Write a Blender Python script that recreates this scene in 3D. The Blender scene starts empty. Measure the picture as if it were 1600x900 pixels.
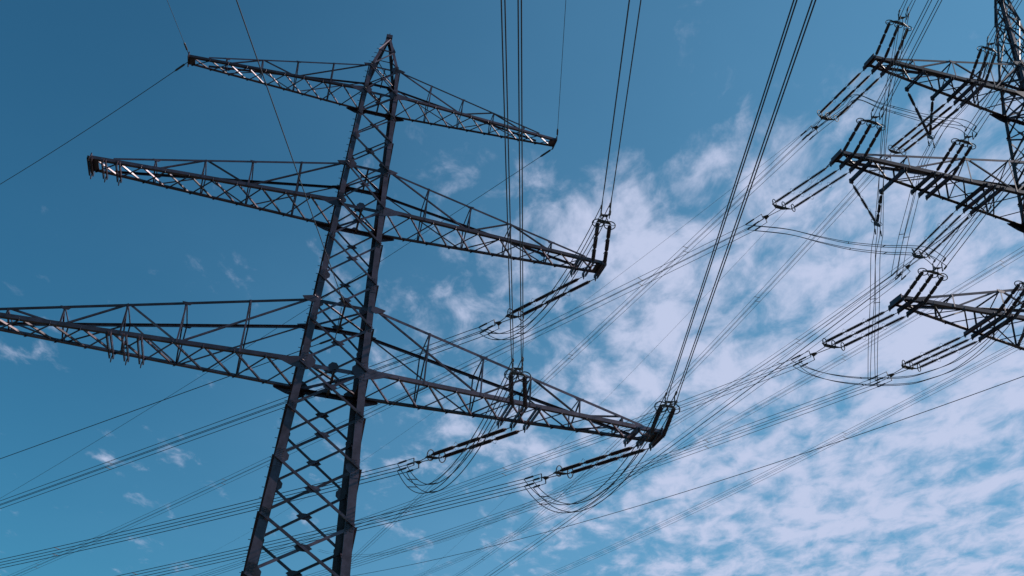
import bpy, math, random
import numpy as np
from mathutils import Vector, Matrix

random.seed(7)
SC = bpy.context.scene
COL = SC.collection
V = lambda *a: np.array(a, float)

# ------------------------------------------------------------------ camera
F_PX, PITCH, ROLL, EYE = 1613.8, math.radians(31.8), math.radians(-4.215), V(0, 0, 1.6)
cam_data = bpy.data.cameras.new('camera')
cam = bpy.data.objects.new('camera', cam_data)
COL.objects.link(cam)
_f = Vector((0, math.cos(PITCH), math.sin(PITCH)))
_u = Vector((0, -math.sin(PITCH), math.cos(PITCH)))
_x = Vector((1, 0, 0))
_c, _s = math.cos(ROLL), math.sin(ROLL)
_r, _up = _c * _x - _s * _u, _s * _x + _c * _u
cam.matrix_world = Matrix(((_r.x, _up.x, -_f.x, 0), (_r.y, _up.y, -_f.y, 0), (_r.z, _up.z, -_f.z, EYE[2]), (0, 0, 0, 1)))
cam_data.sensor_width = 36.0
cam_data.lens = 36.0 * F_PX / 1600.0
cam_data.clip_end = 20000
SC.camera = cam

# ------------------------------------------------------------------ light and sky
SUN_AZ, SUN_EL = math.radians(85), math.radians(35)        # azimuth from +Y towards +X
sun_dir = Vector((math.sin(SUN_AZ) * math.cos(SUN_EL), math.cos(SUN_AZ) * math.cos(SUN_EL), math.sin(SUN_EL)))
sun_data = bpy.data.lights.new('sun', 'SUN')
sun_data.energy = 4.5
sun_data.angle = math.radians(0.53)
sun_data.color = (1.0, 0.93, 0.86)
sun = bpy.data.objects.new('sun', sun_data)
sun.rotation_euler = sun_dir.to_track_quat('Z', 'Y').to_euler()
COL.objects.link(sun)

world = bpy.data.worlds.new('World')
SC.world = world
world.use_nodes = True
nt = world.node_tree
nt.nodes.clear()
N = nt.nodes.new
LK = nt.links.new
def wmath(op, a, b=None, c=None, clamp=False):
    n = N('ShaderNodeMath'); n.operation = op; n.use_clamp = clamp
    for i, v in enumerate((a, b, c)):
        if v is None: continue
        if isinstance(v, (int, float)): n.inputs[i].default_value = v
        else: LK(v, n.inputs[i])
    return n.outputs[0]
def wsmooth(v, lo, hi):
    n = N('ShaderNodeMapRange'); n.interpolation_type = 'SMOOTHSTEP'
    LK(v, n.inputs[0]); n.inputs[1].default_value = lo; n.inputs[2].default_value = hi
    return n.outputs[0]
sky = N('ShaderNodeTexSky')
sky.sky_type = 'NISHITA'
sky.sun_disc = False
sky.sun_elevation = SUN_EL
sky.sun_rotation = SUN_AZ
sky.altitude = 200
sky.air_density = 1.0
sky.dust_density = 0.6
sky.ozone_density = 2.0
tc = N('ShaderNodeTexCoord')
sep = N('ShaderNodeSeparateXYZ'); LK(tc.outputs['Generated'], sep.inputs[0])
zc = wmath('MAXIMUM', wmath('ADD', sep.outputs[2], 0.05), 0.05)
pu, pv = wmath('DIVIDE', sep.outputs[0], zc), wmath('DIVIDE', sep.outputs[1], zc)   # the flat cloud layer seen from below
comb = N('ShaderNodeCombineXYZ'); LK(pu, comb.inputs[0]); LK(pv, comb.inputs[1])
def wnoise(scale, detail, rough, dist=0.0, off=(0, 0, 0), rot=0.0, stretch=(1, 1, 1)):
    m = N('ShaderNodeMapping'); LK(comb.outputs[0], m.inputs[0])
    m.inputs['Location'].default_value = off; m.inputs['Rotation'].default_value = (0, 0, rot); m.inputs['Scale'].default_value = stretch
    n = N('ShaderNodeTexNoise'); n.inputs['Scale'].default_value = scale; n.inputs['Detail'].default_value = detail
    n.inputs['Roughness'].default_value = rough; n.inputs['Distortion'].default_value = dist
    LK(m.outputs[0], n.inputs['Vector'])
    return n.outputs['Fac']
puffs = wnoise(5.6, 8, 0.58, 0.3, (9.4, 4.7, 0), 0.45, (1, 0.62, 1))
fine = wnoise(15.5, 7, 0.6, 0.35, (0.3, 5.2, 0), 0.5, (1, 0.6, 1))
broad = wnoise(1.5, 4, 0.55, 0.0, (7.3, 2.2, 0))
wob = wmath('MULTIPLY', wmath('SUBTRACT', broad, 0.5), 0.45)
front = wsmooth(wmath('ADD', wmath('ADD', pv, wmath('MULTIPLY', pu, 0.38)), wmath('MULTIPLY', wob, 0.5)), 0.86, 1.42)            # the bank starts some way up the sky
side = wsmooth(wmath('ADD', wmath('ADD', pu, wob), wmath('MULTIPLY', pv, -0.32)), -1.18, 0.10)   # and thickens to the right
bank = wmath('MULTIPLY', front, wmath('POWER', side, 0.62))
dens = wmath('ADD', wmath('MULTIPLY', puffs, 0.50), wmath('MULTIPLY', fine, 0.50))
cover = wmath('ADD', wmath('MULTIPLY', wmath('SUBTRACT', dens, 0.5), 2.1), wmath('ADD', wmath('MULTIPLY', front, 0.16), wmath('SUBTRACT', wmath('MULTIPLY', bank, 0.43), 0.385)))
cloud = wsmooth(cover, -0.11, 0.38)
veil = wmath('MULTIPLY', wsmooth(wmath('ADD', wmath('MULTIPLY', pv, 0.35), wmath('ADD', pu, wmath('MULTIPLY', broad, 0.5))), -0.15, 1.9), 0.62)   # thin high haze that thickens towards the bank
tint = N('ShaderNodeMix'); tint.data_type = 'RGBA'; tint.blend_type = 'MULTIPLY'; tint.inputs[0].default_value = 1.0
LK(sky.outputs[0], tint.inputs[6]); tint.inputs[7].default_value = (0.31, 0.87, 0.97, 1)
hz = N('ShaderNodeMix'); hz.data_type = 'RGBA'; LK(veil, hz.inputs[0]); LK(tint.outputs[2], hz.inputs[6]); hz.inputs[7].default_value = (1.75, 4.1, 6.6, 1)
mix = N('ShaderNodeMix'); mix.data_type = 'RGBA'; mix.blend_type = 'MIX'
LK(wmath('MULTIPLY', cloud, 0.93), mix.inputs[0]); LK(hz.outputs[2], mix.inputs[6]); mix.inputs[7].default_value = (5.6, 6.2, 8.3, 1)
bg = N('ShaderNodeBackground'); bg.inputs[1].default_value = 0.1
LK(mix.outputs[2], bg.inputs[0])
wo = N('ShaderNodeOutputWorld'); LK(bg.outputs[0], wo.inputs[0])

SC.view_settings.view_transform = 'Standard'
SC.view_settings.look = 'None'
SC.view_settings.exposure = 0.0
SC.view_settings.gamma = 1.0

# ------------------------------------------------------------------ materials
def material(name, base, rough=0.6, metal=0.0, var=0.25, scale=1.5, tint2=None, bump=0.0, vary=0.0):
    m = bpy.data.materials.new(name); m.use_nodes = True
    t = m.node_tree; b = t.nodes['Principled BSDF']
    co = t.nodes.new('ShaderNodeTexCoord')
    n1 = t.nodes.new('ShaderNodeTexNoise'); n1.inputs['Scale'].default_value = scale; n1.inputs['Detail'].default_value = 6; n1.inputs['Roughness'].default_value = 0.65
    t.links.new(co.outputs['Object'], n1.inputs['Vector'])
    r = t.nodes.new('ShaderNodeValToRGB')
    d2 = tint2 or tuple(c * (1 - var) for c in base)
    r.color_ramp.elements[0].position = 0.32; r.color_ramp.elements[1].position = 0.68
    r.color_ramp.elements[0].color = (*d2, 1); r.color_ramp.elements[1].color = (*[min(1, c * (1 + var)) for c in base], 1)
    t.links.new(n1.outputs['Fac'], r.inputs[0]); t.links.new(r.outputs[0], b.inputs['Base Color'])
    if vary:   # every member has weathered a little differently
        oi = t.nodes.new('ShaderNodeObjectInfo'); mr = t.nodes.new('ShaderNodeMapRange'); mr.inputs[3].default_value = 1 - vary; mr.inputs[4].default_value = 1 + vary
        t.links.new(oi.outputs['Random'], mr.inputs[0])
        hs = t.nodes.new('ShaderNodeHueSaturation'); t.links.new(mr.outputs[0], hs.inputs['Value']); t.links.new(r.outputs[0], hs.inputs['Color']); t.links.new(hs.outputs[0], b.inputs['Base Color'])
        rr = t.nodes.new('ShaderNodeMapRange'); rr.inputs[3].default_value = rough + .14; rr.inputs[4].default_value = rough - .10
        t.links.new(n1.outputs['Fac'], rr.inputs[0]); t.links.new(rr.outputs[0], b.inputs['Roughness'])
    b.inputs['Roughness'].default_value = rough
    b.inputs['Metallic'].default_value = metal
    if bump:
        bp = t.nodes.new('ShaderNodeBump'); bp.inputs['Strength'].default_value = bump; bp.inputs['Distance'].default_value = 0.02
        t.links.new(n1.outputs['Fac'], bp.inputs['Height']); t.links.new(bp.outputs[0], b.inputs['Normal'])
    return m
STEEL = material('weathered_steel', (0.088, 0.056, 0.070), 0.37, 0.34, 0.38, 2.2, vary=.55)
STEEL2 = material('weathered_steel_far', (0.072, 0.047, 0.060), 0.44, 0.30, 0.35, 1.8, vary=.5)
ZINC = material('galvanised_fitting', (0.062, 0.054, 0.062), 0.5, 0.3, 0.2, 6)
PORC = material('brown_porcelain', (0.080, 0.040, 0.042), 0.68, 0.0, 0.2, 8)
WIRE = material('weathered_aluminium', (0.06, 0.06, 0.075), 0.6, 0.2, 0.2, 3)
GRASS = material('rough_grass', (0.052, 0.050, 0.036), 0.95, 0.0, 0.4, 0.08, (0.033, 0.033, 0.020))

# ------------------------------------------------------------------ mesh helpers
def nrm(v):
    return v / (np.linalg.norm(v) + 1e-12)
class MB:
    def __init__(self): self.v, self.f = [], []
    def add(self, vs, fs):
        o = len(self.v); self.v += [tuple(map(float, p)) for p in vs]; self.f += [tuple(i + o for i in f) for f in fs]
    def prism(self, poly_a, poly_b):
        n = len(poly_a)
        self.add(list(poly_a) + list(poly_b), [tuple(range(n))[::-1], tuple(range(n, 2 * n))] + [(i, (i + 1) % n, n + (i + 1) % n, n + i) for i in range(n)])
    def box(self, c, ax, ay, az):
        P = [c + sx * ax + sy * ay for sx, sy in ((-1, -1), (1, -1), (1, 1), (-1, 1))]
        self.prism([p - az for p in P], [p + az for p in P])
    def angle(self, p, q, w, t, e1, e2, w2=None):
        w2 = w2 or w
        d = nrm(q - p); a = nrm(e1 - d * (e1 @ d)); b = e2 - d * (e2 @ d); b = nrm(b - a * (b @ a))
        prof = ((0, 0), (w, 0), (w, t), (t, t), (t, w2), (0, w2))
        self.prism([p + a * x + b * y for x, y in prof], [q + a * x + b * y for x, y in prof])
    def bar(self, p, q, w, h, up=V(0, 0, 1)):
        d = nrm(q - p); s = np.cross(d, up)
        if np.linalg.norm(s) < 1e-4: s = np.cross(d, V(1, 0, 0))
        s = nrm(s); u = np.cross(s, d)
        P = [s * x * w / 2 + u * y * h / 2 for x, y in ((-1, -1), (1, -1), (1, 1), (-1, 1))]
        self.prism([p + o for o in P], [q + o for o in P])
    def plate(self, pts, n, t):
        n = nrm(n) * t / 2
        self.prism([p - n for p in pts], [p + n for p in pts])
    def tube(self, pts, r, k=6):
        pts = [np.asarray(p, float) for p in pts]; rs = r if hasattr(r, '__len__') else [r] * len(pts)
        vs, fs = [], []; ref = None
        for i, p in enumerate(pts):
            d = nrm(pts[min(i + 1, len(pts) - 1)] - pts[max(i - 1, 0)])
            if ref is None: ref = V(0, 0, 1) if abs(d[2]) < .9 else V(1, 0, 0)
            a = nrm(np.cross(d, ref)); b = np.cross(a, d); ref = b
            for j in range(k):
                an = 2 * math.pi * j / k
                vs.append(p + rs[i] * (math.cos(an) * a + math.sin(an) * b))
        for i in range(len(pts) - 1):
            for j in range(k):
                fs.append((i * k + j, i * k + (j + 1) % k, (i + 1) * k + (j + 1) % k, (i + 1) * k + j))
        fs += [tuple(range(k))[::-1], tuple(range((len(pts) - 1) * k, len(pts) * k))]
        self.add(vs, fs)
    def torus(self, c, n, R, r, ks=20, kr=6):
        n = nrm(n); a = nrm(np.cross(n, V(0.3, 0.2, 1))); b = np.cross(n, a); vs, fs = [], []
        for i in range(ks):
            A = 2 * math.pi * i / ks; dr = math.cos(A) * a + math.sin(A) * b
            for j in range(kr):
                B = 2 * math.pi * j / kr; vs.append(c + dr * (R + r * math.cos(B)) + n * r * math.sin(B))
        for i in range(ks):
            for j in range(kr):
                fs.append((i * kr + j, ((i + 1) % ks) * kr + j, ((i + 1) % ks) * kr + (j + 1) % kr, i * kr + (j + 1) % kr))
        self.add(vs, fs)
    def build(self, name, mat, parent=None, origin=None, smooth=False):
        me = bpy.data.meshes.new(name)
        vs = self.v if origin is None else [(x - origin[0], y - origin[1], z - origin[2]) for x, y, z in self.v]
        me.from_pydata(vs, [], self.f); me.update(); me.materials.append(mat)
        if smooth: me.shade_smooth()
        o = bpy.data.objects.new(name, me); COL.objects.link(o)
        if parent is not None: o.parent = parent
        return o
def thing(name, loc, label, cat, group=None, rz=0.0):
    e = bpy.data.objects.new(name, None); COL.objects.link(e)
    e.location = tuple(map(float, loc)); e.rotation_euler = (0, 0, rz); e.empty_display_size = 0.5
    e['label'] = label; e['category'] = cat
    if group: e['group'] = group
    return e

# ------------------------------------------------------------------ site survey: photograph sight lines
def sight(q):
    u, v = (q[0] - 800) / F_PX, -(q[1] - 450) / F_PX
    u, v = _c * u + _s * v, -_s * u + _c * v
    cp, sp = math.cos(PITCH), math.sin(PITCH)
    return V(u, cp - sp * v, sp + cp * v)
def project(P):
    P = np.asarray(P, float) - EYE
    cp, sp = math.cos(PITCH), math.sin(PITCH)
    y = cp * P[..., 1] + sp * P[..., 2]; z = -sp * P[..., 1] + cp * P[..., 2]
    y = np.where(y < 0.5, np.nan, y)
    u, v = P[..., 0] / y, z / y
    return np.stack([800 + F_PX * (_c * u - _s * v), 450 - F_PX * (_s * u + _c * v)], -1)
def on_plane(S, az, q):
    h = V(math.sin(az), math.cos(az), 0); n = V(h[1], -h[0], 0); d = sight(q)
    P = EYE + d * (((S - EYE) @ n) / (d @ n))
    return P, (P - S) @ h
def at_length(S, q, L, near):
    d = nrm(sight(q)); w = EYE - S
    b, c = d @ w, w @ w - L * L
    disc = b * b - c
    if disc < 0: return EYE + d * (-b)
    r = math.sqrt(disc)
    return EYE + d * (-b - r if near else -b + r)

# ------------------------------------------------------------------ ground
g = MB(); S_ = 4000.0
g.add([(-S_, -S_, 0), (S_, -S_, 0), (S_, S_, 0), (-S_, S_, 0)], [(0, 1, 2, 3)])
ground = g.build('ground', GRASS); ground['kind'] = 'structure'; ground['label'] = 'rough grass field under the pylons'

# ------------------------------------------------------------------ pylons
st_ = lambda A: A['st']
class Pylon:
    def __init__(s, name, base, phi, label, mat, widths, levels, arms, apex, leg_w, brace_w, up_levels, group):
        s.base, s.phi, s.mat = V(*base, 0), phi, mat
        s.root = thing(name, s.base, label, 'pylon', group, phi)
        s.zs, s.ws = zip(*widths)
        s.body(levels, apex, leg_w, brace_w, arms, up_levels)
        for a in arms: s.arm(a, 1); s.arm(a, -1)
    def w(s, z): return float(np.interp(z, s.zs, s.ws))
    def W(s, x, y, z):
        c, n = math.cos(s.phi), math.sin(s.phi)
        return s.base + V(c * x - n * y, n * x + c * y, z)
    def corner(s, sx, sy, z): w = s.w(z); return V(sx * w, sy * w, z)
    def body(s, levels, apex, leg_w, brace_w, arms, up_levels):
        zt = levels[-1]
        foot = MB()
        for sx in (-1, 1):
            for sy in (-1, 1):
                m = MB(); zz = [0.0] + list(levels) + [apex]
                for a, b in zip(zz[:-1], zz[1:]):
                    lw = float(np.interp((a + b) / 2, *leg_w))
                    p = s.corner(sx, sy, a); q = s.corner(sx, sy, b) if b < apex else V(sx * .1, sy * .1, apex)
                    m.angle(p, q, lw, lw * .13, V(-sx, 0, 0), V(0, -sy, 0))
                m.build('leg', s.mat, s.root)
                c = s.corner(sx, sy, 0); f = MB(); f.box(V(c[0], c[1], 0.2), V(.6, 0, 0), V(0, .6, 0), V(0, 0, .35)); f.build('footing', ZINC, s.root)
        # splice packs on the legs: doubled angles over the joints
        for sx in (-1, 1):
            for k, z in enumerate(levels[1:-1:2]):
                m = MB(); lw = float(np.interp(z, *leg_w)) * 1.04
                d = nrm(s.corner(sx, -1, z + 1) - s.corner(sx, -1, z))
                o = V(sx, -1, 0) * .012
                m.angle(s.corner(sx, -1, z) + o - d * .45, s.corner(sx, -1, z) + o + d * .45, lw, .012, V(-sx, 0, 0), V(0, 1, 0)); m.build('splice_angle', s.mat, s.root)
        bolts = MB()
        faces = [(V(1, 0, 0), V(0, -1, 0)), (V(1, 0, 0), V(0, 1, 0)), (V(0, 1, 0), V(-1, 0, 0)), (V(0, 1, 0), V(1, 0, 0))]
        Z = V(0, 0, 1)
        def fp(along, nor, sgn, z): w = s.w(z); return along * sgn * w + nor * w + Z * z
        for fi, (al, no) in enumerate(faces):
            for a, b in zip(levels[:-1], levels[1:]):
                bw = float(np.interp((a + b) / 2, *brace_w))
                i1, i2 = no * -.022, no * .022
                p, q = fp(al, no, -1, a) + i1, fp(al, no, 1, b) + i1
                d = nrm(q - p); per = nrm(np.cross(d, no))
                m = MB(); m.angle(p - per * bw / 2, q - per * bw / 2, bw, .014, per, -no, bw * .8); m.build('brace', s.mat, s.root)
                p2, q2 = fp(al, no, 1, a) + i2, fp(al, no, -1, b) + i2
                d = nrm(q2 - p2); per = nrm(np.cross(d, no))
                m = MB(); m.angle(p2 - per * bw / 2, q2 - per * bw / 2, bw, .014, per, no, bw * .8); m.build('brace', s.mat, s.root)
                # crossing plate
                wa, wb = s.w(a), s.w(b); t = wa / (wa + wb); c = p + (q - p) * t - i1
                up = nrm(fp(al, no, 0, b) - fp(al, no, 0, a)); k = bw * 1.9
                if fi < 2:
                    m = MB(); m.plate([c + al * k * 1.5, c + al * k * .7 + up * k * .6, c - al * k * .7 + up * k * .6, c - al * k * 1.5, c - al * k * .7 - up * k * .6, c + al * k * .7 - up * k * .6], no, .018)
                    m.build('gusset_plate', s.mat, s.root)
            if fi < 2:
                for z in levels:
                    lw = float(np.interp(z, *leg_w)); big = 1.3 if any(abs(z - zz) < .1 for arm in arms for zz in (arm['zl'], arm['zu'])) else (.95 if levels.index(z) % 2 else .62)
                    for sg in (-1, 1):
                        c = fp(al, no, sg, z) - no * .004; h = lw * 1.25 * big; wd = lw * 1.6 * big; ld = nrm(fp(al, no, sg, z + .6) - fp(al, no, sg, z - .6)); c = c - al * sg * .03
                        m = MB(); m.plate([c + ld * h, c - al * sg * wd * .6 + ld * h * .75, c - al * sg * wd + ld * h * .25, c - al * sg * wd - ld * h * .25, c - al * sg * wd * .6 - ld * h * .75, c - ld * h], no, .02); m.build('gusset_plate', s.mat, s.root)
                        for bi in range(7):
                            for bj in (.35, .75):
                                bc = c + no * .03 - al * sg * lw * bj + ld * h * (bi / 3 - 1) * .85 + no * .012
                                if no[1] < 0: bolts.box(bc, al * .019, ld * .019, no * .016)
        bo = bolts.build('bolts', ZINC, s.root); bo['kind'] = 'stuff'
        # horizontals and plan bracing at the arm levels
        for z, hw in up_levels:
            for fi, (al, no) in enumerate(faces):
                m = MB(); m.angle(fp(al, no, -1, z) - no * .05, fp(al, no, 1, z) - no * .05, hw, .016, V(0, 0, -1), -no); m.build('strut', s.mat, s.root)
            for sg in (-1, 1):
                m = MB(); m.angle(s.corner(-1, -sg, z) + Z * (.03 + .03 * sg), s.corner(1, sg, z) + Z * (.03 + .03 * sg), hw * .75, .012, V(1, -sg, 0), V(0, 0, sg)); m.build('brace', s.mat, s.root)
            c0, c1 = V(0, -s.w(z), z - .1), V(0, s.w(z), z - .1)
            m = MB(); m.angle(c0, c1, hw * .6, .012, V(1, 0, 0), V(0, 0, -1)); m.build('strut', s.mat, s.root)
            for y in ((-1, 1) if hw >= .16 else ()):
                c = V(0, y * (s.w(z) - .06), z); k = hw * 1.25
                m = MB(); m.plate([c + V(k, 0, .3 * k), c + V(.4 * k, 0, k), c + V(-.4 * k, 0, k), c + V(-k, 0, .3 * k), c + V(-.6 * k, 0, -k * .8), c + V(.6 * k, 0, -k * .8)], V(0, 1, 0), .022); m.build('gusset_plate', s.mat, s.root)
        # peak
        zp = (zt + apex) / 2 + .1; wp = s.w(zt) * .5 + .05
        P = lambda sx, sy: V(sx * wp, sy * wp, zp)
        T = lambda sx, sy: s.corner(sx, sy, zt)
        for (a, b) in (((-1, -1), (1, -1)), ((1, 1), (-1, 1)), ((-1, 1), (-1, -1)), ((1, -1), (1, 1))):
            for p, q in ((T(*a), P(*b)), (P(*a), P(*b)), (P(*a), V(b[0] * .12, b[1] * .12, apex - .15))):
                m = MB(); m.angle(p, q, brace_w[1][-1] * .8, .012, V(0, 0, 1), V(a[0] + b[0], a[1] + b[1], 0) * -1); m.build('brace', s.mat, s.root)
        m = MB(); m.box(V(0, 0, apex + .05), V(.17, 0, 0), V(0, .17, 0), V(0, 0, .12)); m.bar(V(0, 0, apex), V(0, 0, apex + .4), .05, .05, V(1, 0, 0)); m.build('peak_cap', s.mat, s.root)
        # step bolts up one leg
        m = MB(); z = 1.0
        while z < apex - .6:
            if z < zt: c = s.corner(-1, -1, z)
            else: c = V(-1, -1, 0) * (s.w(zt) + (0.1 - s.w(zt)) * (z - zt) / (apex - zt)) + Z * z
            m.bar(c + V(.02, .06, 0), c + V(-.2, .06, 0), .022, .022); z += .45
        o = m.build('step_bolts', ZINC, s.root); o['kind'] = 'stuff'
    def arm(s, A, sx):
        zl, zu, L, td = A['zl'], A['zu'], A['L'], A['td']
        wl, wu = s.w(zl), s.w(zu); th = A.get('th', .24)
        bot = lambda a, sy: V(sx * a, sy * float(np.interp(a, (wl, L), (wl, td))), zl)
        top = lambda a, sy: V(sx * a, sy * float(np.interp(a, (wu, L), (wu, td))), float(np.interp(a, (wu, L - 1.25), (zu, zl + th))))
        X, Y, Z = V(sx, 0, 0), V(0, 1, 0), V(0, 0, 1)
        # joint plates and tip make the arm's own mesh; members hang off it
        m = MB(); tip = [bot(L, -1), bot(L, 1)]
        m.plate([tip[0] + V(0, -.12, -.10), tip[1] + V(0, .12, -.10), tip[1] + V(0, .12, th), tip[0] + V(0, -.12, th)], X, .05)
        arm = m.build('crossarm', s.mat, s.root)
        arm['label'] = A['name'] + (' reaching right' if sx > 0 else ' reaching left')
        cw, uw, bw = A['cw'], A['uw'], A['bw']
        for sy in (-1, 1):
            n = V(0, sy, 0)
            p = bot(wl, sy) + n * .012; k = cw * 4.2
            m = MB(); m.plate([p + X * k * 1.25 + Z * .02, p + X * k * 1.2 - Z * cw * .35, p + X * k * .45 - Z * cw * 1.5, p - X * k * .1 - Z * cw * 1.9, p - X * k * .1 + Z * cw * 1.3, p + X * k * .35 + Z * cw * 1.05], n, .024); m.build('joint_plate', s.mat, arm)
            p = top(wu, sy) + n * .012; k = uw * 4.0
            m = MB(); m.plate([p + X * k * 1.1 + Z * .0, p + X * k * .9 - Z * uw * 1.1, p + X * k * .2 - Z * uw * 2.0, p - X * k * .25 - Z * uw * 1.2, p - X * k * .25 + Z * uw * 1.2, p + X * k * .3 + Z * uw * .8], n, .024); m.build('joint_plate', s.mat, arm)
            for a in st_(A)[1::2]:
                c = top(a, sy) + n * .01; k = uw * 2.0
                m = MB(); m.plate([c + X * k, c + X * .5 * k - Z * k * .6, c - X * .5 * k - Z * k * .6, c - X * k], V(0, 1, 0), .02); m.build('joint_plate', s.mat, arm)
        p0 = L - .35
        m = MB(); m.plate([bot(p0, -1) + Z * .02, bot(L, -1) + Z * .02, bot(L, 1) + Z * .02, bot(p0, 1) + Z * .02], Z, .03); m.build('tip_plate', s.mat, arm)
        for sy in (-1, 1):
            m = MB(); m.angle(bot(wl - .2, sy), bot(L, sy), cw, .02, V(0, -sy, 0), Z); m.build('chord', s.mat, arm)
            m = MB(); m.angle(top(wu - .1, sy), top(L - 1.0, sy), uw, .016, V(0, -sy, 0), -Z); m.build('chord', s.mat, arm)
        # bottom plane lattice
        n = A['n']; xs = [wl + (L - .15 - wl) * ((i / n) ** .95) for i in range(n + 1)]
        for i, (a, b) in enumerate(zip(xs[:-1], xs[1:])):
            l, r = (a, b) if sx > 0 else (b, a)
            p, q = bot(l, -1) + Z * .03, bot(r, 1) + Z * .03
            m = MB(); m.angle(p, q, bw, .012, V(-1, 1, 0), Z, bw * 1.1); m.build('brace', s.mat, arm)
            p, q = bot(r, -1) - Z * .012, bot(l, 1) - Z * .012
            m = MB(); m.angle(p, q, bw * 1.1, .012, V(1, 1, 0), -Z, bw * .7); m.build('brace', s.mat, arm)
        # upright faces: posts, cross frames, long diagonals
        st = A['st']
        for a in st:
            for sy in (-1, 1):
                m = MB(); m.angle(bot(a, sy) + Z * .02, top(a, sy), bw * .95, .011, X, V(0, -sy, 0)); m.build('post', s.mat, arm)
            m = MB(); m.angle(top(a + .05, -1), bot(a + .05, 1), bw * .85, .011, X, Y); m.build('brace', s.mat, arm)
            m = MB(); m.angle(top(a, -1) - Z * .03, top(a, 1) - Z * .03, bw * .8, .011, X, -Z); m.build('strut', s.mat, arm)
        nodes = [None] + list(st)
        if A['zig'] == 'long': seq = [(0, 2), (3, 2), (3, 4), (5, 4)]
        else: seq = [(0, 1), (2, 1), (2, 3)]
        for ti, bi in seq:
            if max(ti, bi) >= len(nodes): continue
            ta = wu if ti == 0 else nodes[ti]; ba = nodes[bi]
            for sy in (-1, 1):
                off = V(0, -sy, 0) * .03
                m = MB(); m.angle(top(ta, sy) + off, bot(ba, sy) + off, bw * 1.05, .012, Z, V(0, -sy, 0)); m.build('brace', s.mat, arm)
        # attachment beams across the bottom chords
        for group in A['att']:
            for a in group:
                w = float(np.interp(a, (wl, L), (wl, td))) + .2
                for dx in (-.085, .085):
                    m = MB(); m.box(V(sx * (a + dx), 0, zl - .1), V(.028, 0, 0), V(0, w, 0), V(0, 0, .085)); m.build('attachment_beam', s.mat, arm)
                for sy in (-1, 1):
                    m = MB(); m.plate([V(sx * a, sy * (w - .02), zl - .02), V(sx * a, sy * (w + .13), zl - .12), V(sx * a, sy * (w + .05), zl - .34), V(sx * a, sy * (w - .1), zl - .24)], V(1, 0, 0), .04); m.build('lug', s.mat, arm)
        for (a0, b1) in A.get('brackets', {}).get(sx, []):
            w = float(np.interp(a0, (wl, L), (wl, td)))
            for dx in (-.09, .09):
                m = MB(); m.angle(V(sx * (a0 + dx), -w, zl - .05), V(sx * (a0 + dx), b1, zl - .05), .2, .016, V(0, 0, -1), V(1, 0, 0), .06); m.build('bracket', s.mat, arm)
            m = MB(); m.box(V(sx * a0, b1, zl - .2), V(.12, 0, 0), V(0, .07, 0), V(0, 0, .16)); m.build('lug', s.mat, arm)

left = Pylon('transmission_pylon', (-8.002, 42.694), math.radians(13.077), 'near lattice steel pylon with three crossarms, bare on its left side', STEEL,
    [(0, 2.74), (22.355, 1.511), (39.206, .909), (41.13, .795)],
    [4.2, 8.2, 10.4, 12.71, 15.2, 17.74, 20.14, 22.40, 24.68, 27.07, 29.41, 31.6, 33.97, 35.9, 37.58, 39.23, 41.1],
    [dict(name='lowest crossarm', zl=22.355, zu=25.73, L=16.0, td=.62, n=11, st=(4.1, 6.8, 9.2, 11.7, 13.9), cw=.185, uw=.125, bw=.075, zig='long', att=[(8.35, 9.0, 9.65), (14.7, 15.35, 16.0)]),
     dict(name='middle crossarm', zl=31.474, zu=34.0, L=12.9, td=.51, n=10, st=(3.2, 5.5, 7.7, 9.95), cw=.17, uw=.105, bw=.068, zig='long', att=[(11.6, 12.25, 12.9)]),
     dict(name='top crossarm', zl=39.206, zu=41.13, L=10.06, td=.31, n=9, st=(2.65, 4.5, 6.3, 8.1), cw=.135, uw=.08, bw=.055, zig='long', att=[], th=.22)],
    44.08, ((0, 14, 22, 32, 41, 44), (.44, .38, .32, .25, .18, .13)), ((0, 15, 25, 33, 40), (.15, .13, .108, .09, .07)),
    [(22.355, .2), (25.73, .16), (31.474, .18), (34.0, .15), (39.206, .15), (41.13, .1)], 'lattice pylons')
right = Pylon('transmission_pylon', (36.29, 55.0), math.radians(16.28), 'far lattice pylon at the right edge with triple insulator strings', STEEL2,
    [(0, 3.3), (34.23, 1.97), (44.2, 1.63), (53.79, 1.28), (57.1, 1.12)],
    [6, 11.5, 16.5, 21, 25, 28.3, 31.4, 34.23, 36.0, 37.7, 40.0, 42.1, 44.2, 46.0, 47.6, 49.7, 51.8, 53.79, 55.5, 57.1],
    [dict(name='lowest crossarm', zl=34.23, zu=37.71, L=14.37, td=.42, n=6, st=(4.4, 7.6, 10.9), cw=.23, uw=.16, bw=.09, zig='short', att=[(7.3, 7.9, 8.5), (13.0, 13.7, 14.37)]),
     dict(name='middle crossarm', zl=44.2, zu=47.63, L=17.19, td=.43, n=7, st=(4.6, 7.9, 12.3), cw=.24, uw=.16, bw=.09, zig='short', att=[(5.9, 6.5, 7.1), (9.6, 10.2, 10.8), (15.7, 16.45, 17.19)], brackets={-1: [(15.1, 1.55), (12.7, 1.75)]}),
     dict(name='top crossarm', zl=53.79, zu=57.1, L=13.47, td=.43, n=6, st=(3.9, 7.0, 10.2), cw=.24, uw=.16, bw=.09, zig='short', att=[(5.0, 5.6, 6.2), (12.0, 12.75, 13.47)], brackets={-1: [(9.6, 1.2), (7.4, 1.3)]})],
    68.0, ((0, 30, 45, 58, 68), (.46, .40, .32, .26, .18)), ((0, 25, 45, 58), (.17, .14, .12, .10)),
    [(34.23, .2), (37.71, .16), (44.2, .2), (47.63, .16), (53.79, .2), (57.1, .16)], 'lattice pylons')
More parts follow.
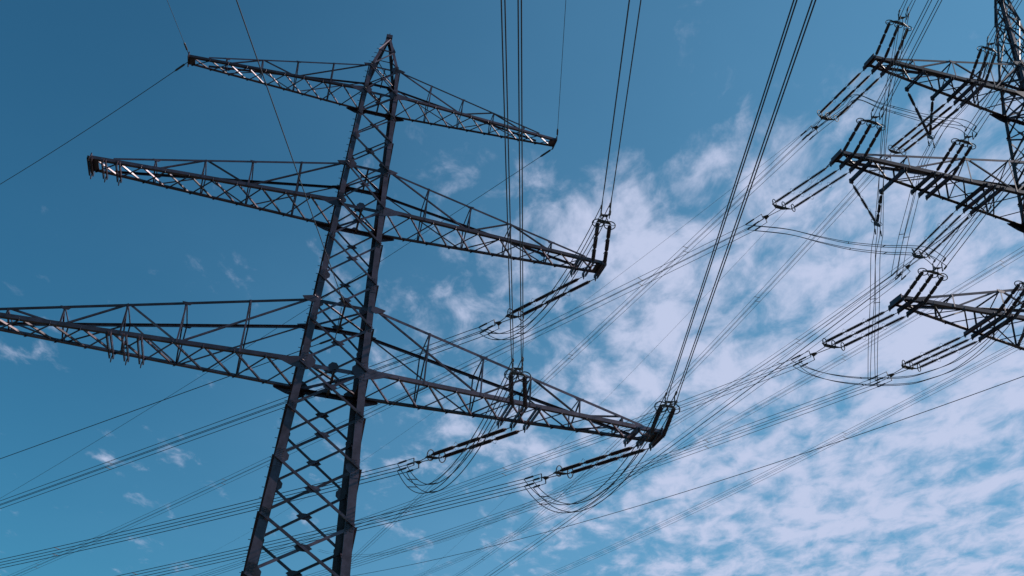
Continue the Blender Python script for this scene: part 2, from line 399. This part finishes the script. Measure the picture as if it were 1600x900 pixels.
# the tall peak of the far pylon is latticed too
for (al, no) in ((V(1, 0, 0), V(0, -1, 0)), (V(1, 0, 0), V(0, 1, 0)), (V(0, 1, 0), V(-1, 0, 0)), (V(0, 1, 0), V(1, 0, 0))):
    zz = [57.1, 59.3, 61.3, 63.1, 64.7, 66.0]
    pw = lambda z: 1.12 + (0.1 - 1.12) * (z - 57.1) / (68 - 57.1)
    for a, b in zip(zz[:-1], zz[1:]):
        for sg in (-1, 1):
            p = al * sg * pw(a) + no * (pw(a) - .02 * sg) + V(0, 0, a); q = -al * sg * pw(b) + no * (pw(b) - .02 * sg) + V(0, 0, b)
            m = MB(); m.angle(p, q, .085, .012, np.cross(no, q - p), no * sg); m.build('brace', STEEL2, right.root)

# ------------------------------------------------------------------ insulator strings
ROD_MESH = {}
def rod_mesh(L):
    key = round(L, 2)
    if key in ROD_MESH: return ROD_MESH[key]
    n = int(L / .062); vs, fs, k = [], [], 10
    rings = [(0, .03), (.0, .055), (.07, .055), (.075, .042)]
    for i in range(n):
        z = .09 + (L - .18) * i / n; h = (L - .18) / n
        rings += [(z, .048), (z + h * .30, .098), (z + h * .50, .100), (z + h * .62, .050)]
    rings += [(L - .085, .042), (L - .07, .055), (L, .055), (L, .03)]
    for z, r in rings:
        for j in range(k): vs.append((r * math.cos(2 * math.pi * j / k), r * math.sin(2 * math.pi * j / k), z))
    for i in range(len(rings) - 1):
        for j in range(k): fs.append((i * k + j, i * k + (j + 1) % k, (i + 1) * k + (j + 1) % k, (i + 1) * k + j))
    fs += [tuple(range(k))[::-1], tuple(range((len(rings) - 1) * k, len(rings) * k))]
    me = bpy.data.meshes.new('insulator_rod'); me.from_pydata(vs, [], fs); me.update(); me.materials.append(PORC)
    ROD_MESH[key] = me
    return me
def frame_of(d):
    s = nrm(np.cross(d, V(0, 0, 1))); u = np.cross(s, d)
    return s, u
def put_rods(root, O, p, q, count, lead=.35, tail=.18, horns=True):
    d = nrm(q - p); Lt = np.linalg.norm(q - p); gap = .11
    rl = (Lt - lead - tail - gap * (count - 1)) / count
    m = MB(); m.tube([p, p + d * (lead + .02)], .022); m.build('link', ZINC, root, O)
    me = rod_mesh(rl); me_L = round(rl, 2); s, u = frame_of(d)
    for i in range(count):
        a = p + d * (lead + i * (rl + gap))
        o = bpy.data.objects.new('insulator_rod', me); COL.objects.link(o); o.parent = root
        o.location = tuple(a - O); o.rotation_mode = 'QUATERNION'; o.rotation_quaternion = Vector(d).to_track_quat('Z', 'Y'); o.scale = (1, 1, rl / (me_L if me_L else rl))
        if i < count - 1:
            m = MB(); b = a + d * rl; m.tube([b - d * .02, b + d * (gap + .02)], .04)
            for sg, e in ((-1, b - d * .02), (1, b + d * (gap + .02))):
                for t in (u, -u * .6 + s * .6): m.tube([e, e + t * .16 + d * sg * .02, e + t * .26 - d * sg * .08], .009, 4)
            m.build('arcing_horn', ZINC, root, O)
    m = MB(); m.tube([q - d * (tail + .02), q + d * .06], .026); m.build('link', ZINC, root, O)
def strain_set(name_label, S_list, E_list, reach, half, count=3, ring=.27, group=None):
    """two or three parallel strings, rings, yoke, links, four dead-end clamps; returns clamp tips (4) and line direction"""
    O = sum(S_list) / len(S_list); Em = sum(E_list) / len(E_list); d = nrm(Em - O); s, u = frame_of(d)
    root = thing('insulator_string', O, name_label, 'insulator', group)
    for p, q in zip(S_list, E_list):
        put_rods(root, O, p, q, count)
        m = MB(); c = q - d * .12; m.torus(c, d * .75 + u * .25, ring, .028); m.bar(c - s * ring, c + s * ring, .02, .02); m.build('corona_ring', ZINC, root, O)
    # yoke plate through the string ends
    e0, e1 = E_list[0], E_list[-1]; ax = nrm(e1 - e0); up = nrm(np.cross(ax, d))
    m = MB(); m.plate([e0 - ax * .08, e1 + ax * .08, Em + ax * .26 + d * .28, Em - ax * .26 + d * .28], up, .035); m.build('yoke_plate', ZINC, root, O)
    j = Em + d * reach * .42
    m = MB(); m.tube([Em + ax * .2 + d * .26, j + ax * .05], .022); m.tube([Em - ax * .2 + d * .26, j - ax * .05], .022); m.build('link', ZINC, root, O)
    fr = Em + d * reach * .52
    m = MB(); m.plate([j + s * .1 - d * .06, j - s * .1 - d * .06, fr - s * half, fr + s * half], u, .035)
    for sg in (-1, 1): m.bar(fr + s * sg * half - u * half, fr + s * sg * half + u * half, .05, .04, d)
    m.build('yoke_frame', ZINC, root, O)
    tips = []
    for k, (a, b) in enumerate(((-1, 1), (1, 1), (-1, -1), (1, -1))):
        c = fr + s * a * half + u * b * half; e = Em + d * (reach - (.0 if a < 0 else .28)) + s * a * half + u * b * half
        m = MB(); L = np.linalg.norm(e - c)
        m.tube([c, c + (e - c) * .45, c + (e - c) * .47, c + (e - c) * .9, e], [.018, .018, .05, .05, .022], 7); m.build('dead_end_clamp', ZINC, root, O)
        tips.append(e)
    return tips, d, s, u

# ------------------------------------------------------------------ conductors
OFFS = ((-1, 1), (1, 1), (-1, -1), (1, -1))
def wire_obj(name, pts, r, parent, O):
    m = MB(); m.tube(pts, r, 5); return m.build(name, WIRE, parent, O, True)
def profile(S, az, b, c, T, n):
    h = V(math.sin(az), math.cos(az), 0)
    return [S + h * t + V(0, 0, b * t + c * t * t) for t in np.linspace(0, T, n)]
def fit_away(S, qs, slope=-.07, lo=-78, hi=8, tmax=300):
    best = None
    for deg in np.arange(lo, hi, .5):
        az = math.radians(deg)
        r = [on_plane(S, az, q) for q in qs]; t = np.array([x[1] for x in r]); z = np.array([x[0][2] for x in r]) - S[2]
        if (t <= 0.5).any() or (np.diff(t) <= 0).any() or t[-1] > tmax: continue
        A = np.stack([t, t * t], 1) / (t[:, None] ** .7); sol, *_ = np.linalg.lstsq(A, z / t ** .7, rcond=None)
        b, c = sol
        if c < 2e-5:
            c = 2e-5; b = float(((z - c * t * t) / t).mean())
        res = np.abs((b * t + c * t * t - z) / (t + 5)).mean()
        cost = abs(b - slope) + res * 6 + max(0, c - .002) * 40
        if best is None or cost < best[0]: best = (cost, az, b, c, t[-1])
    return best
def fit_toward(S, q, b=-.06, c=.0003):
    best = None; tt = np.linspace(0, 60, 240)
    for deg in np.arange(165, 205, .1):
        az = math.radians(deg); h = V(math.sin(az), math.cos(az), 0)
        P = S + tt[:, None] * h + np.stack([0 * tt, 0 * tt, b * tt + c * tt * tt], 1)
        px = project(P); dd = np.nanmin(np.hypot(px[:, 0] - q[0], px[:, 1] - q[1]))
        if best is None or dd < best[0]: best = (dd, az)
    return best[1]
def spacer(pts4, i, root, O, r=.016):
    for (a, b, k) in ((0, 1, i), (2, 3, i)):
        p, q = pts4[a][k], pts4[b][k]; m = MB(); d = nrm(q - p)
        m.bar(p - d * .04, q + d * .04, .03, .035); m.build('spacer', WIRE, root, O)
def bundle(label, tips, center_pts, s, half, r, spacers=(), group='conductor bundles', cat='power line', name='conductor_bundle', u=V(0, 0, 1)):
    """four conductors that start at the clamp tips and run round the centre line"""
    O = center_pts[0]; root = thing(name, O, label, cat, group); rows = []
    for k, (a, b) in enumerate(OFFS):
        pts = [p + s * a * half + u * b * half for p in center_pts]
        if tips is not None: pts = [tips[k]] + pts[1:]
        rows.append(pts); wire_obj('conductor', pts, r, root, O)
    for q in spacers:
        px = project(np.array(center_pts)); i = int(np.nanargmin(np.hypot(px[:, 0] - q[0], px[:, 1] - q[1])))
        spacer(rows, max(1, i), root, O)
    return root
def away(label, S, qs, tips=None, half=.2, r=.02, spacers=(), slope=-.07, quad=True, group='conductors running away', cat='power line', extra=1.3, lo=-78, hi=8, tmax=300):
    best = fit_away(S, qs, slope, lo, hi, tmax)
    _, az, b, c, T = best
    n = 90; pts = profile(S, az, b, c, T * extra + 12, n)
    print('AWAY', label[:40], 'az %.1f b %.3f c %.5f T %.0f zend %.1f' % (math.degrees(az), b, c, T, pts[-1][2]))
    s = V(math.cos(az), -math.sin(az), 0)
    if quad: return bundle(label, tips, pts, s, half, r, spacers, group)
    O = pts[0]; root = thing('earth_wire', O, label, 'power line', 'single wires')
    wire_obj('conductor', pts, r, root, O)
    m = MB(); d = nrm(pts[1] - pts[0]); m.tube([pts[0], pts[0] + d * .25, pts[0] + d * .3, pts[0] + d * .95, pts[0] + d * 1.1], [.02, .02, .055, .055, .02], 7); m.build('dead_end_clamp', ZINC, root, O)
    return root
def toward(label, S, q=None, tips=None, az=None, half=.2, r=.02, b=-.06, c=.0003, quad=True, s=None, T=95, dz=0):
    az = fit_toward(S, q, b, c) if az is None else az
    pts = profile(S, az, b, c, T, 70)
    print('TOWARD', label[:40], 'az %.1f' % math.degrees(az))
    s = V(math.cos(az), -math.sin(az), 0)
    if quad:
        rl = .13; s2 = s * math.cos(rl) + V(0, 0, 1) * math.sin(rl); u2 = V(0, 0, 1) * math.cos(rl) - s * math.sin(rl)
        return bundle(label, tips, pts, s2, half, r, (), 'conductors running overhead', u=u2)
    O = pts[0]; root = thing('earth_wire', O, label, 'power line', 'single wires')
    wire_obj('conductor', pts, r, root, O)
    m = MB(); d = nrm(pts[1] - pts[0]); m.tube([pts[0], pts[0] + d * .25, pts[0] + d * .3, pts[0] + d * .75, pts[0] + d * .85], [.02, .02, .05, .05, .02], 7); m.build('dead_end_clamp', ZINC, root, O)
    return root
def catmull(P, n=10):
    P = [np.asarray(p, float) for p in P]; out = []
    Q = [2 * P[0] - P[1]] + P + [2 * P[-1] - P[-2]]
    for i in range(1, len(Q) - 2):
        for k in range(n):
            t = k / n; a, b_, c_, d_ = Q[i - 1], Q[i], Q[i + 1], Q[i + 2]
            out.append(.5 * ((2 * b_) + (c_ - a) * t + (2 * a - 5 * b_ + 4 * c_ - d_) * t * t + (3 * b_ - a - 3 * c_ + d_) * t ** 3))
    out.append(P[-1]); return out
def jumper(label, tips_a, tips_b, sag, half, r=.021, skew=0.0, group='jumper loops'):
    O = sum(tips_b) / 4; root = thing('jumper_loop', O, label, 'jumper cable', group); rows = []
    order = (1, 0, 3, 2)
    for k in range(4):
        A, B = tips_a[k], tips_b[order[k]]; pts = []
        for t in np.linspace(0, 1, 40):
            w = 4 * t * (1 - t)
            e = t + skew * math.sin(math.pi * t)
            pts.append(A + (B - A) * e - V(0, 0, sag * w * (1 + .03 * (k % 2))))
        rows.append(pts); wire_obj('conductor', pts, r, root, O)
    for i in (24, 33): spacer(rows, i, root, O)
    return root
def draped(label, A4, B4, qs, r=.02, spacers=(), group='jumper loops', half=.2):
    """four conductors between two clamp groups, along surveyed sight lines with depth eased from one end to the other"""
    A, B = sum(A4) / 4, sum(B4) / 4
    px = [project(A)] + [V(*q) for q in qs] + [project(B)]
    L = np.cumsum([0] + [np.linalg.norm(b - a) for a, b in zip(px[:-1], px[1:])]); L /= L[-1]
    dA, dB = np.linalg.norm(A - EYE), np.linalg.norm(B - EYE)
    ctr = [A] + [EYE + nrm(sight(q)) * (dA + (dB - dA) * t) for q, t in zip(qs, L[1:-1])] + [B]
    ctr = catmull(ctr, 10); n = len(ctr)
    O = A; root = thing('jumper_loop', O, label, 'jumper cable', group); rows = []
    for k in range(4):
        oa, ob = A4[k] - A, B4[k] - B
        pts = [p + oa * (1 - i / (n - 1)) + ob * (i / (n - 1)) for i, p in enumerate(ctr)]
        rows.append(pts); wire_obj('conductor', pts, r, root, O)
    pc = project(np.array(ctr))
    for q in spacers: spacer(rows, int(np.nanargmin(np.hypot(pc[:, 0] - q[0], pc[:, 1] - q[1]))), root, O)
    return root

# ---- near pylon: strain strings. (plates used, string end seen, line end seen)
AW = math.radians(-55)
def left_set(label, a_pair, z, w, q_end, reach, away_side, L=4.7, q_att=None, half=.2, group=None):
    sy = 1 if away_side else -1
    Ss = [left.W(a, sy * (w + .12), z - .2) for a in a_pair]
    O = sum(Ss) / 2
    if q_att is not None: q_end = V(*q_end) + (project(O) - V(*q_att)) * .6
    E = on_plane(O, AW, q_end)[0] if away_side else at_length(O, q_end, L, True)
    print('SET', label[:40], 'len %.2f' % np.linalg.norm(E - O), 'dz %.2f' % (E - O)[2], 'dist', round(float(np.linalg.norm(O - EYE)), 1))
    ax = (Ss[1] - Ss[0]) * .92; ax[2] = 0
    return strain_set(label, Ss, [E - ax / 2, E + ax / 2], reach, half, 3, group=group)
GA, GT = 'strain strings of the near pylon', 'strain strings of the near pylon'
tA = left_set('double brown insulator string below the middle right crossarm tip of the near pylon', (12.25, 12.9), 31.474, .55, (803, 491), 2.2, True, q_att=(922, 430), group=GA)
iA = left_set('double insulator string slanting left from the inner lowest right crossarm of near pylon', (9.0, 9.65), 22.355, 1.0, (678, 712), 2.2, True, q_att=(809, 666), group=GA)
bA = left_set('double insulator string slanting left from the lowest right crossarm tip', (15.35, 16.0), 22.355, .66, (880, 733), 2.2, True, q_att=(1009, 689), group=GA)
tT = left_set('double insulator string rising from the middle right crossarm tip of the near pylon', (12.25, 12.9), 31.474, .55, (944, 344.5), 1.7, False, q_att=(935.5, 406), group=GT)
iT = left_set('double insulator string rising from the inner part of the lowest right crossarm', (8.35, 9.0), 22.355, 1.0, (810.5, 581), 1.7, False, q_att=(812.5, 628.5), group=GT)
bT = left_set('double insulator string rising from the lowest right crossarm tip of the near pylon', (15.35, 16.0), 22.355, .66, (1045, 630), 1.7, False, q_att=(1029.5, 669), group=GT)
mean = lambda t: sum(t) / len(t)
away('conductor bundle running left from the middle right crossarm of the near pylon', mean(tA[0]), [(654, 546), (579, 579), (440, 635), (247, 710), (172, 742), (0, 806)], tA[0], .2, .021, [(177, 740)])
away('conductor bundle passing behind the near pylon trunk from its inner lowest string', mean(iA[0]), [(567, 746), (403, 789), (280, 818), (88, 861), (0, 881)], iA[0], .2, .021, [(92, 860)])
away('conductor bundle leaving the lowest right crossarm tip towards the lower left', mean(bA[0]), [(700, 786), (563, 821), (390, 862), (280, 885), (215, 899)], bA[0], .2, .021, [(205, 897)])
toward('four conductors rising steeply from the middle right crossarm tip', mean(tT[0]), (992, 0), tT[0], r=.0195)
toward('four conductors rising straight up from the inner lowest crossarm', mean(iT[0]), (800, 0), iT[0], r=.0195)
toward('four conductors rising to the upper right from the lowest crossarm tip', mean(bT[0]), (1205, 160), bT[0], r=.0195)
jumper('jumper loop hanging under the middle right crossarm tip', tT[0], tA[0], 2.45, .2, skew=.02)
jumper('jumper loop hanging under the inner lowest right crossarm', iT[0], iA[0], 2.75, .2, skew=.02)
jumper('jumper loop hanging under the lowest right crossarm tip', bT[0], bA[0], 2.75, .2, skew=.02)

# ---- near pylon: earth wires
tip = left.W(-10.1, .2, 39.25); away('thin earth wire leaving the top left crossarm tip downwards to the left', tip, [(140, 200), (0, 288)], r=.02, quad=False, lo=-62, hi=-48)
toward('thin earth wire rising from the top left crossarm tip', left.W(-10.1, -.3, 39.4), (262, 0), quad=False, r=.012)
tip = left.W(10.1, .3, 39.15); away('thin earth wire leaving the top right crossarm tip and passing behind the trunk', tip, [(850, 242), (731, 320), (590, 409), (478, 481), (312, 591), (115, 710), (0, 780)], r=.016, quad=False)
toward('thin earth wire rising from the top right crossarm tip', left.W(10.1, -.3, 39.4), (884, 0), quad=False, r=.014)
toward('single cable rising to the upper left from the trunk of the near pylon', left.W(0, -1.5, 25.6), (370, 0), quad=False, r=.02)
away('single dark cable running lower left from behind the near pylon trunk', left.W(0, 1.5, 25.4), [(466, 545), (353, 592), (180, 662), (0, 732)], r=.021, quad=False)
# cable loop between the two trunk fittings
P0, P1 = left.W(-.1, -1.42, 25.45), left.W(-.1, 1.42, 25.3)
m = MB(); O_ = P0; root = thing('jumper_loop', O_, 'small slack cable loop inside the near pylon trunk', 'jumper cable')
m.tube([P0 + (P1 - P0) * t - V(0, 0, 1.1 * 4 * t * (1 - t)) for t in np.linspace(0, 1, 20)], .018, 6); m.build('cable', WIRE, root, O_, True)

# ---- far pylon
RA = math.radians(-46)
def right_set(label, Sq, a_list, z, w, Eq, reach, away_side, L=4.3, half=.23, az=None, count=3, group='strain strings of the far pylon'):
    sy = 1 if away_side else -1
    Ss = [right.W(-a, sy * (w + .12), z - .2) for a in a_list]; O = sum(Ss) / len(Ss); Em_q = sum(V(*q) for q in Eq) / len(Eq)
    if Sq is not None: Em_q = Em_q + (project(O) - V(*Sq)) * .5
    E = on_plane(O, az if az is not None else RA, Em_q)[0] if away_side else at_length(O, Em_q, L, True)
    print('SETR', label[:40], 'len %.2f' % np.linalg.norm(E - O), 'dz %.2f' % (E - O)[2], 'attach px', project(O).round())
    Es = []
    for S in Ss:
        e = (S - O) * .93; Es.append(E + e)
    return strain_set(label, Ss, Es, reach, half, count, .25, group=group)
mA = right_set('triple insulator string slanting left from the middle crossarm tip of the far pylon', (1316, 255), (15.7, 16.45, 17.19), 44.2, .5, [(1223, 319)], 2.7, True)
mT = right_set('triple ringed insulator string rising from the middle crossarm tip of the far pylon', (1331, 237), (15.7, 16.45, 17.19), 44.2, .5, [(1361, 189)], 1.6, False)
nA = right_set('triple insulator string slanting left from the middle crossarm close to the far trunk', (1509, 327), (5.9, 6.5, 7.1), 44.2, 1.3, [(1438, 397)], 2.3, True)
nT = right_set('triple ringed insulator string rising from the middle of the far middle crossarm', (1469, 267), (9.6, 10.2, 10.8), 44.2, 1.1, [(1504, 220)], 1.6, False)
lA = right_set('triple insulator string slanting left from the lowest crossarm tip of the far pylon', (1406, 484), (13.0, 13.7, 14.37), 34.23, .5, [(1300, 538)], 2.7, True)
lT = right_set('triple ringed insulator string rising from the lowest crossarm tip of the far pylon', (1424, 467), (13.0, 13.7, 14.37), 34.23, .5, [(1457, 425)], 1.6, False)
kA = right_set('triple insulator string slanting left from the inner lowest crossarm of the far pylon', (1521, 523), (7.3, 7.9, 8.5), 34.23, 1.2, [(1421, 571)], 2.7, True)
kT = right_set('triple insulator string rising at the right edge from the inner lowest far crossarm', None, (7.3, 7.9, 8.5), 34.23, 1.2, [(1607, 446)], 1.6, False)
uA = right_set('triple insulator string slanting left from the top crossarm tip of the far pylon', (1363, 91), (12.0, 12.75, 13.47), 53.79, .5, [(1291, 172)], 2.4, True, az=math.radians(-30))
uT = right_set('triple insulator string rising from the top crossarm tip of the far pylon', None, (12.0, 12.75, 13.47), 53.79, .5, [(1405, 38)], 1.6, False)
vA = right_set('triple insulator string reaching down from the inner top crossarm of the far pylon', None, (5.0, 5.6, 6.2), 53.79, 1.0, [(1400, 236)], 1.6, True, az=math.radians(-22), count=4)
vT = right_set('triple insulator string rising from the inner top crossarm of the far pylon', None, (5.0, 5.6, 6.2), 53.79, 1.0, [(1545, 78)], 1.6, False)
print('vA clamp px', project(mean(vA[0])), 'mA', project(mean(mA[0])), 'lA', project(mean(lA[0])), 'kA', project(mean(kA[0])), 'nA', project(mean(nA[0])), 'uA', project(mean(uA[0])), 'mT', project(mean(mT[0])), 'lT', project(mean(lT[0])), 'nT', project(mean(nT[0])))

def v_string(label, P1, P2, apex):
    O = (P1 + P2) / 2; root = thing('v_insulator', O, label, 'insulator', 'hanging V strings')
    for p in (P1, P2): put_rods(root, O, p, apex, 3, .25, .15)
    ax = nrm(P2 - P1); m = MB(); m.plate([apex - ax * .22 + V(0, 0, .1), apex + ax * .22 + V(0, 0, .1), apex + ax * .24 - V(0, 0, .16), apex - ax * .24 - V(0, 0, .16)], np.cross(ax, V(0, 0, 1)), .05); m.build('yoke_plate', ZINC, root, O)
    for sg in (-1, 1):
        m = MB(); m.torus(apex + ax * sg * .3 + V(0, 0, .12), np.cross(ax, V(0, 0, 1)), .13, .018, 14, 5); m.build('corona_ring', ZINC, root, O)
    tips = []
    for sg in (-1, 1):
        m = MB(); c = apex + ax * sg * .22 - V(0, 0, .15); m.tube([c, c - V(0, 0, .3), c - V(0, 0, .34), c - V(0, 0, .72)], [.02, .02, .05, .04], 7); m.build('suspension_clamp', ZINC, root, O)
        for k in (-1, 1): tips.append(c - V(0, 0, .68) + np.cross(ax, V(0, 0, 1)) * .16 * k)
    return tips
Va, Vb = right.W(-15.1, 1.55, 43.9), right.W(-12.7, 1.75, 43.9)
apx = lambda A, B, q: (lambda mid: on_plane(mid, math.atan2((B - A)[0], (B - A)[1]), q)[0])((A + B) / 2)
V1 = v_string('V shaped insulator hanging below the far middle crossarm near its tip', Va, Vb, apx(Va, Vb, (1370, 350)))
Vc, Vd = right.W(-9.6, 1.2, 53.5), right.W(-7.4, 1.3, 53.5)
print('V2 px', project(Vc), project(Vd), 'V1 px', project(Va), project(Vb))
V2 = v_string('V shaped insulator hanging below the far top crossarm', Vc, Vd, apx(Vc, Vd, (1453, 214)))

# conductors of the far pylon
away('conductor bundle crossing behind the near trunk from the far middle crossarm tip', mean(mA[0]), [(988, 445), (902, 488), (800, 538), (679, 598), (573, 650), (444, 707), (280, 786), (123, 854), (26, 898)], mA[0], .23, .017, [(988, 445), (353, 753), (60, 884)], slope=-.05)
away('conductor bundle crossing under the near lowest crossarm from the far lowest tip', mean(lA[0]), [(1100, 622), (944, 680), (800, 734), (600, 800), (390, 878)], lA[0], .23, .017, [(785, 738)], slope=-.05)
away('conductor bundle with spacers leaving the inner lowest crossarm of the far pylon', mean(kA[0]), [(1281, 628), (1100, 695), (1020, 726), (852, 785), (800, 803), (562, 875)], kA[0], .23, .017, [(1100, 695), (852, 785)], slope=-.05)
away('steep conductor bundle dropping lower left from the inner middle far crossarm', mean(nA[0]), [(1340, 476), (1213, 577), (1143, 627), (1060, 694), (1007, 730), (943, 784), (820, 861), (757, 898)], nA[0], .23, .017, [(1213, 577)], slope=-.07)
away('long diagonal conductor bundle descending from the far top crossarm tip', mean(uA[0]), [(1240, 228), (1128, 338), (1069, 398), (977, 488), (900, 563), (834, 628), (718, 740), (640, 810), (565, 880)], uA[0], .23, .017, [(1069, 398), (900, 563), (645, 808)], slope=-.07)
away('diagonal conductor bundle descending from the inner far top crossarm string', mean(vA[0]), [(1316, 330), (1180, 474), (1083, 568), (1010, 643), (967, 680), (912, 738), (870, 778), (803, 837), (728, 898)], vA[0], .23, .017, [(1180, 474), (757, 877)], slope=-.07)
RT = math.radians(181.5)
for lab, st in (('conductors rising from the far middle crossarm tip strings', mT), ('conductors rising from the middle of the far middle crossarm', nT), ('conductors rising to the right from the far lowest crossarm tip', lT), ('conductors rising at the right edge from the far lowest crossarm', kT), ('conductors rising from the far top crossarm tip strings', uT), ('conductors rising from the inner far top crossarm strings', vT)):
    toward(lab, mean(st[0]), None, st[0], az=RT, half=.23, r=.021)
def start(q, dist): return EYE + nrm(sight(q)) * dist
away('conductor bundle passing behind the far lowest crossarm and the near crossarm tip', start((1545, 318), 95), [(1463, 398), (1340, 478), (1255, 529), (1121, 605), (1063, 632), (912, 729), (800, 787), (704, 836), (595, 890)], None, .23, .0165, [(1255, 529)], slope=-.07)
away('faint conductor bundle with a spacer crossing above the far lowest crossarm', start((1625, 376), 100), [(1600, 390), (1491, 460), (1389, 520), (1322, 556), (1191, 628), (1060, 704), (950, 762), (840, 819), (663, 897)], None, .23, .0165, [(1565, 410), (1322, 556)], slope=-.07)
away('lowest faint conductor bundle crossing the clouds at the lower right', start((1640, 513), 100), [(1583, 543), (1320, 680), (1125, 777), (1100, 791), (862, 897)], None, .25, .0165, [(1315, 687)], slope=-.06)
away('single dark wire crossing the clouds at the lower right', start((1640, 573), 75), [(1600, 588), (1320, 687), (1060, 771), (820, 838), (581, 896)], r=.026, quad=False, slope=-.04)
away('thin wire passing left above the middle clouds behind the near pylon', start((1300, 172), 95), [(1220, 233), (1024, 388), (800, 554), (679, 645), (605, 697), (390, 831), (325, 864)], r=.013, quad=False, slope=-.06)
away('faintest thin wire running steeply through the middle clouds', start((1300, 252), 105), [(1222, 334), (1143, 418), (1080, 489), (944, 627), (888, 680), (800, 768), (665, 896)], r=.013, quad=False, slope=-.06)

# jumpers of the far pylon
draped('long jumper stretching from the far middle crossarm clamps to the lowest crossarm clamps', mA[0], lT[0], [(1230, 362), (1280, 374), (1327, 384), (1382, 390), (1440, 393)], spacers=[(1275, 372), (1327, 383), (1380, 389)])
draped('jumper sagging from the far lowest crossarm clamps to the right', lA[0], [p + V(0, 0, 0) for p in kT[0]], [(1262, 579), (1300, 590), (1352, 596), (1410, 595), (1446, 588), (1500, 566), (1560, 515)], spacers=[(1346, 596), (1446, 588)])
draped('jumper curving from the far top crossarm clamps past the upper strings', uA[0], nT[0], [(1290, 190), (1318, 170), (1338, 152), (1375, 165), (1420, 178), (1460, 188), (1500, 194)], spacers=[(1332, 155), (1396, 170), (1457, 187)])
draped('pair of drop wires from the V insulator to the lowest far clamps', V1, kA[0], [(1368, 400), (1367, 470), (1364, 540)], spacers=[(1369, 470)], group='drop wires', half=.1)
draped('drop wires from the upper V insulator down to the inner middle clamps', V2, nA[0], [(1440, 262), (1425, 320), (1410, 380)], spacers=[(1415, 370)], group='drop wires')
draped('wires climbing from the V insulator to the far top crossarm', V1, [p + V(0, 0, 0) for p in uT[0]], [(1376, 300), (1380, 230), (1388, 150), (1400, 90)], group='drop wires')
draped('wires climbing from the upper V insulator to the inner top strings', V2, [p + V(0, 0, 0) for p in vT[0]], [(1476, 196), (1505, 165), (1535, 125)], group='drop wires')
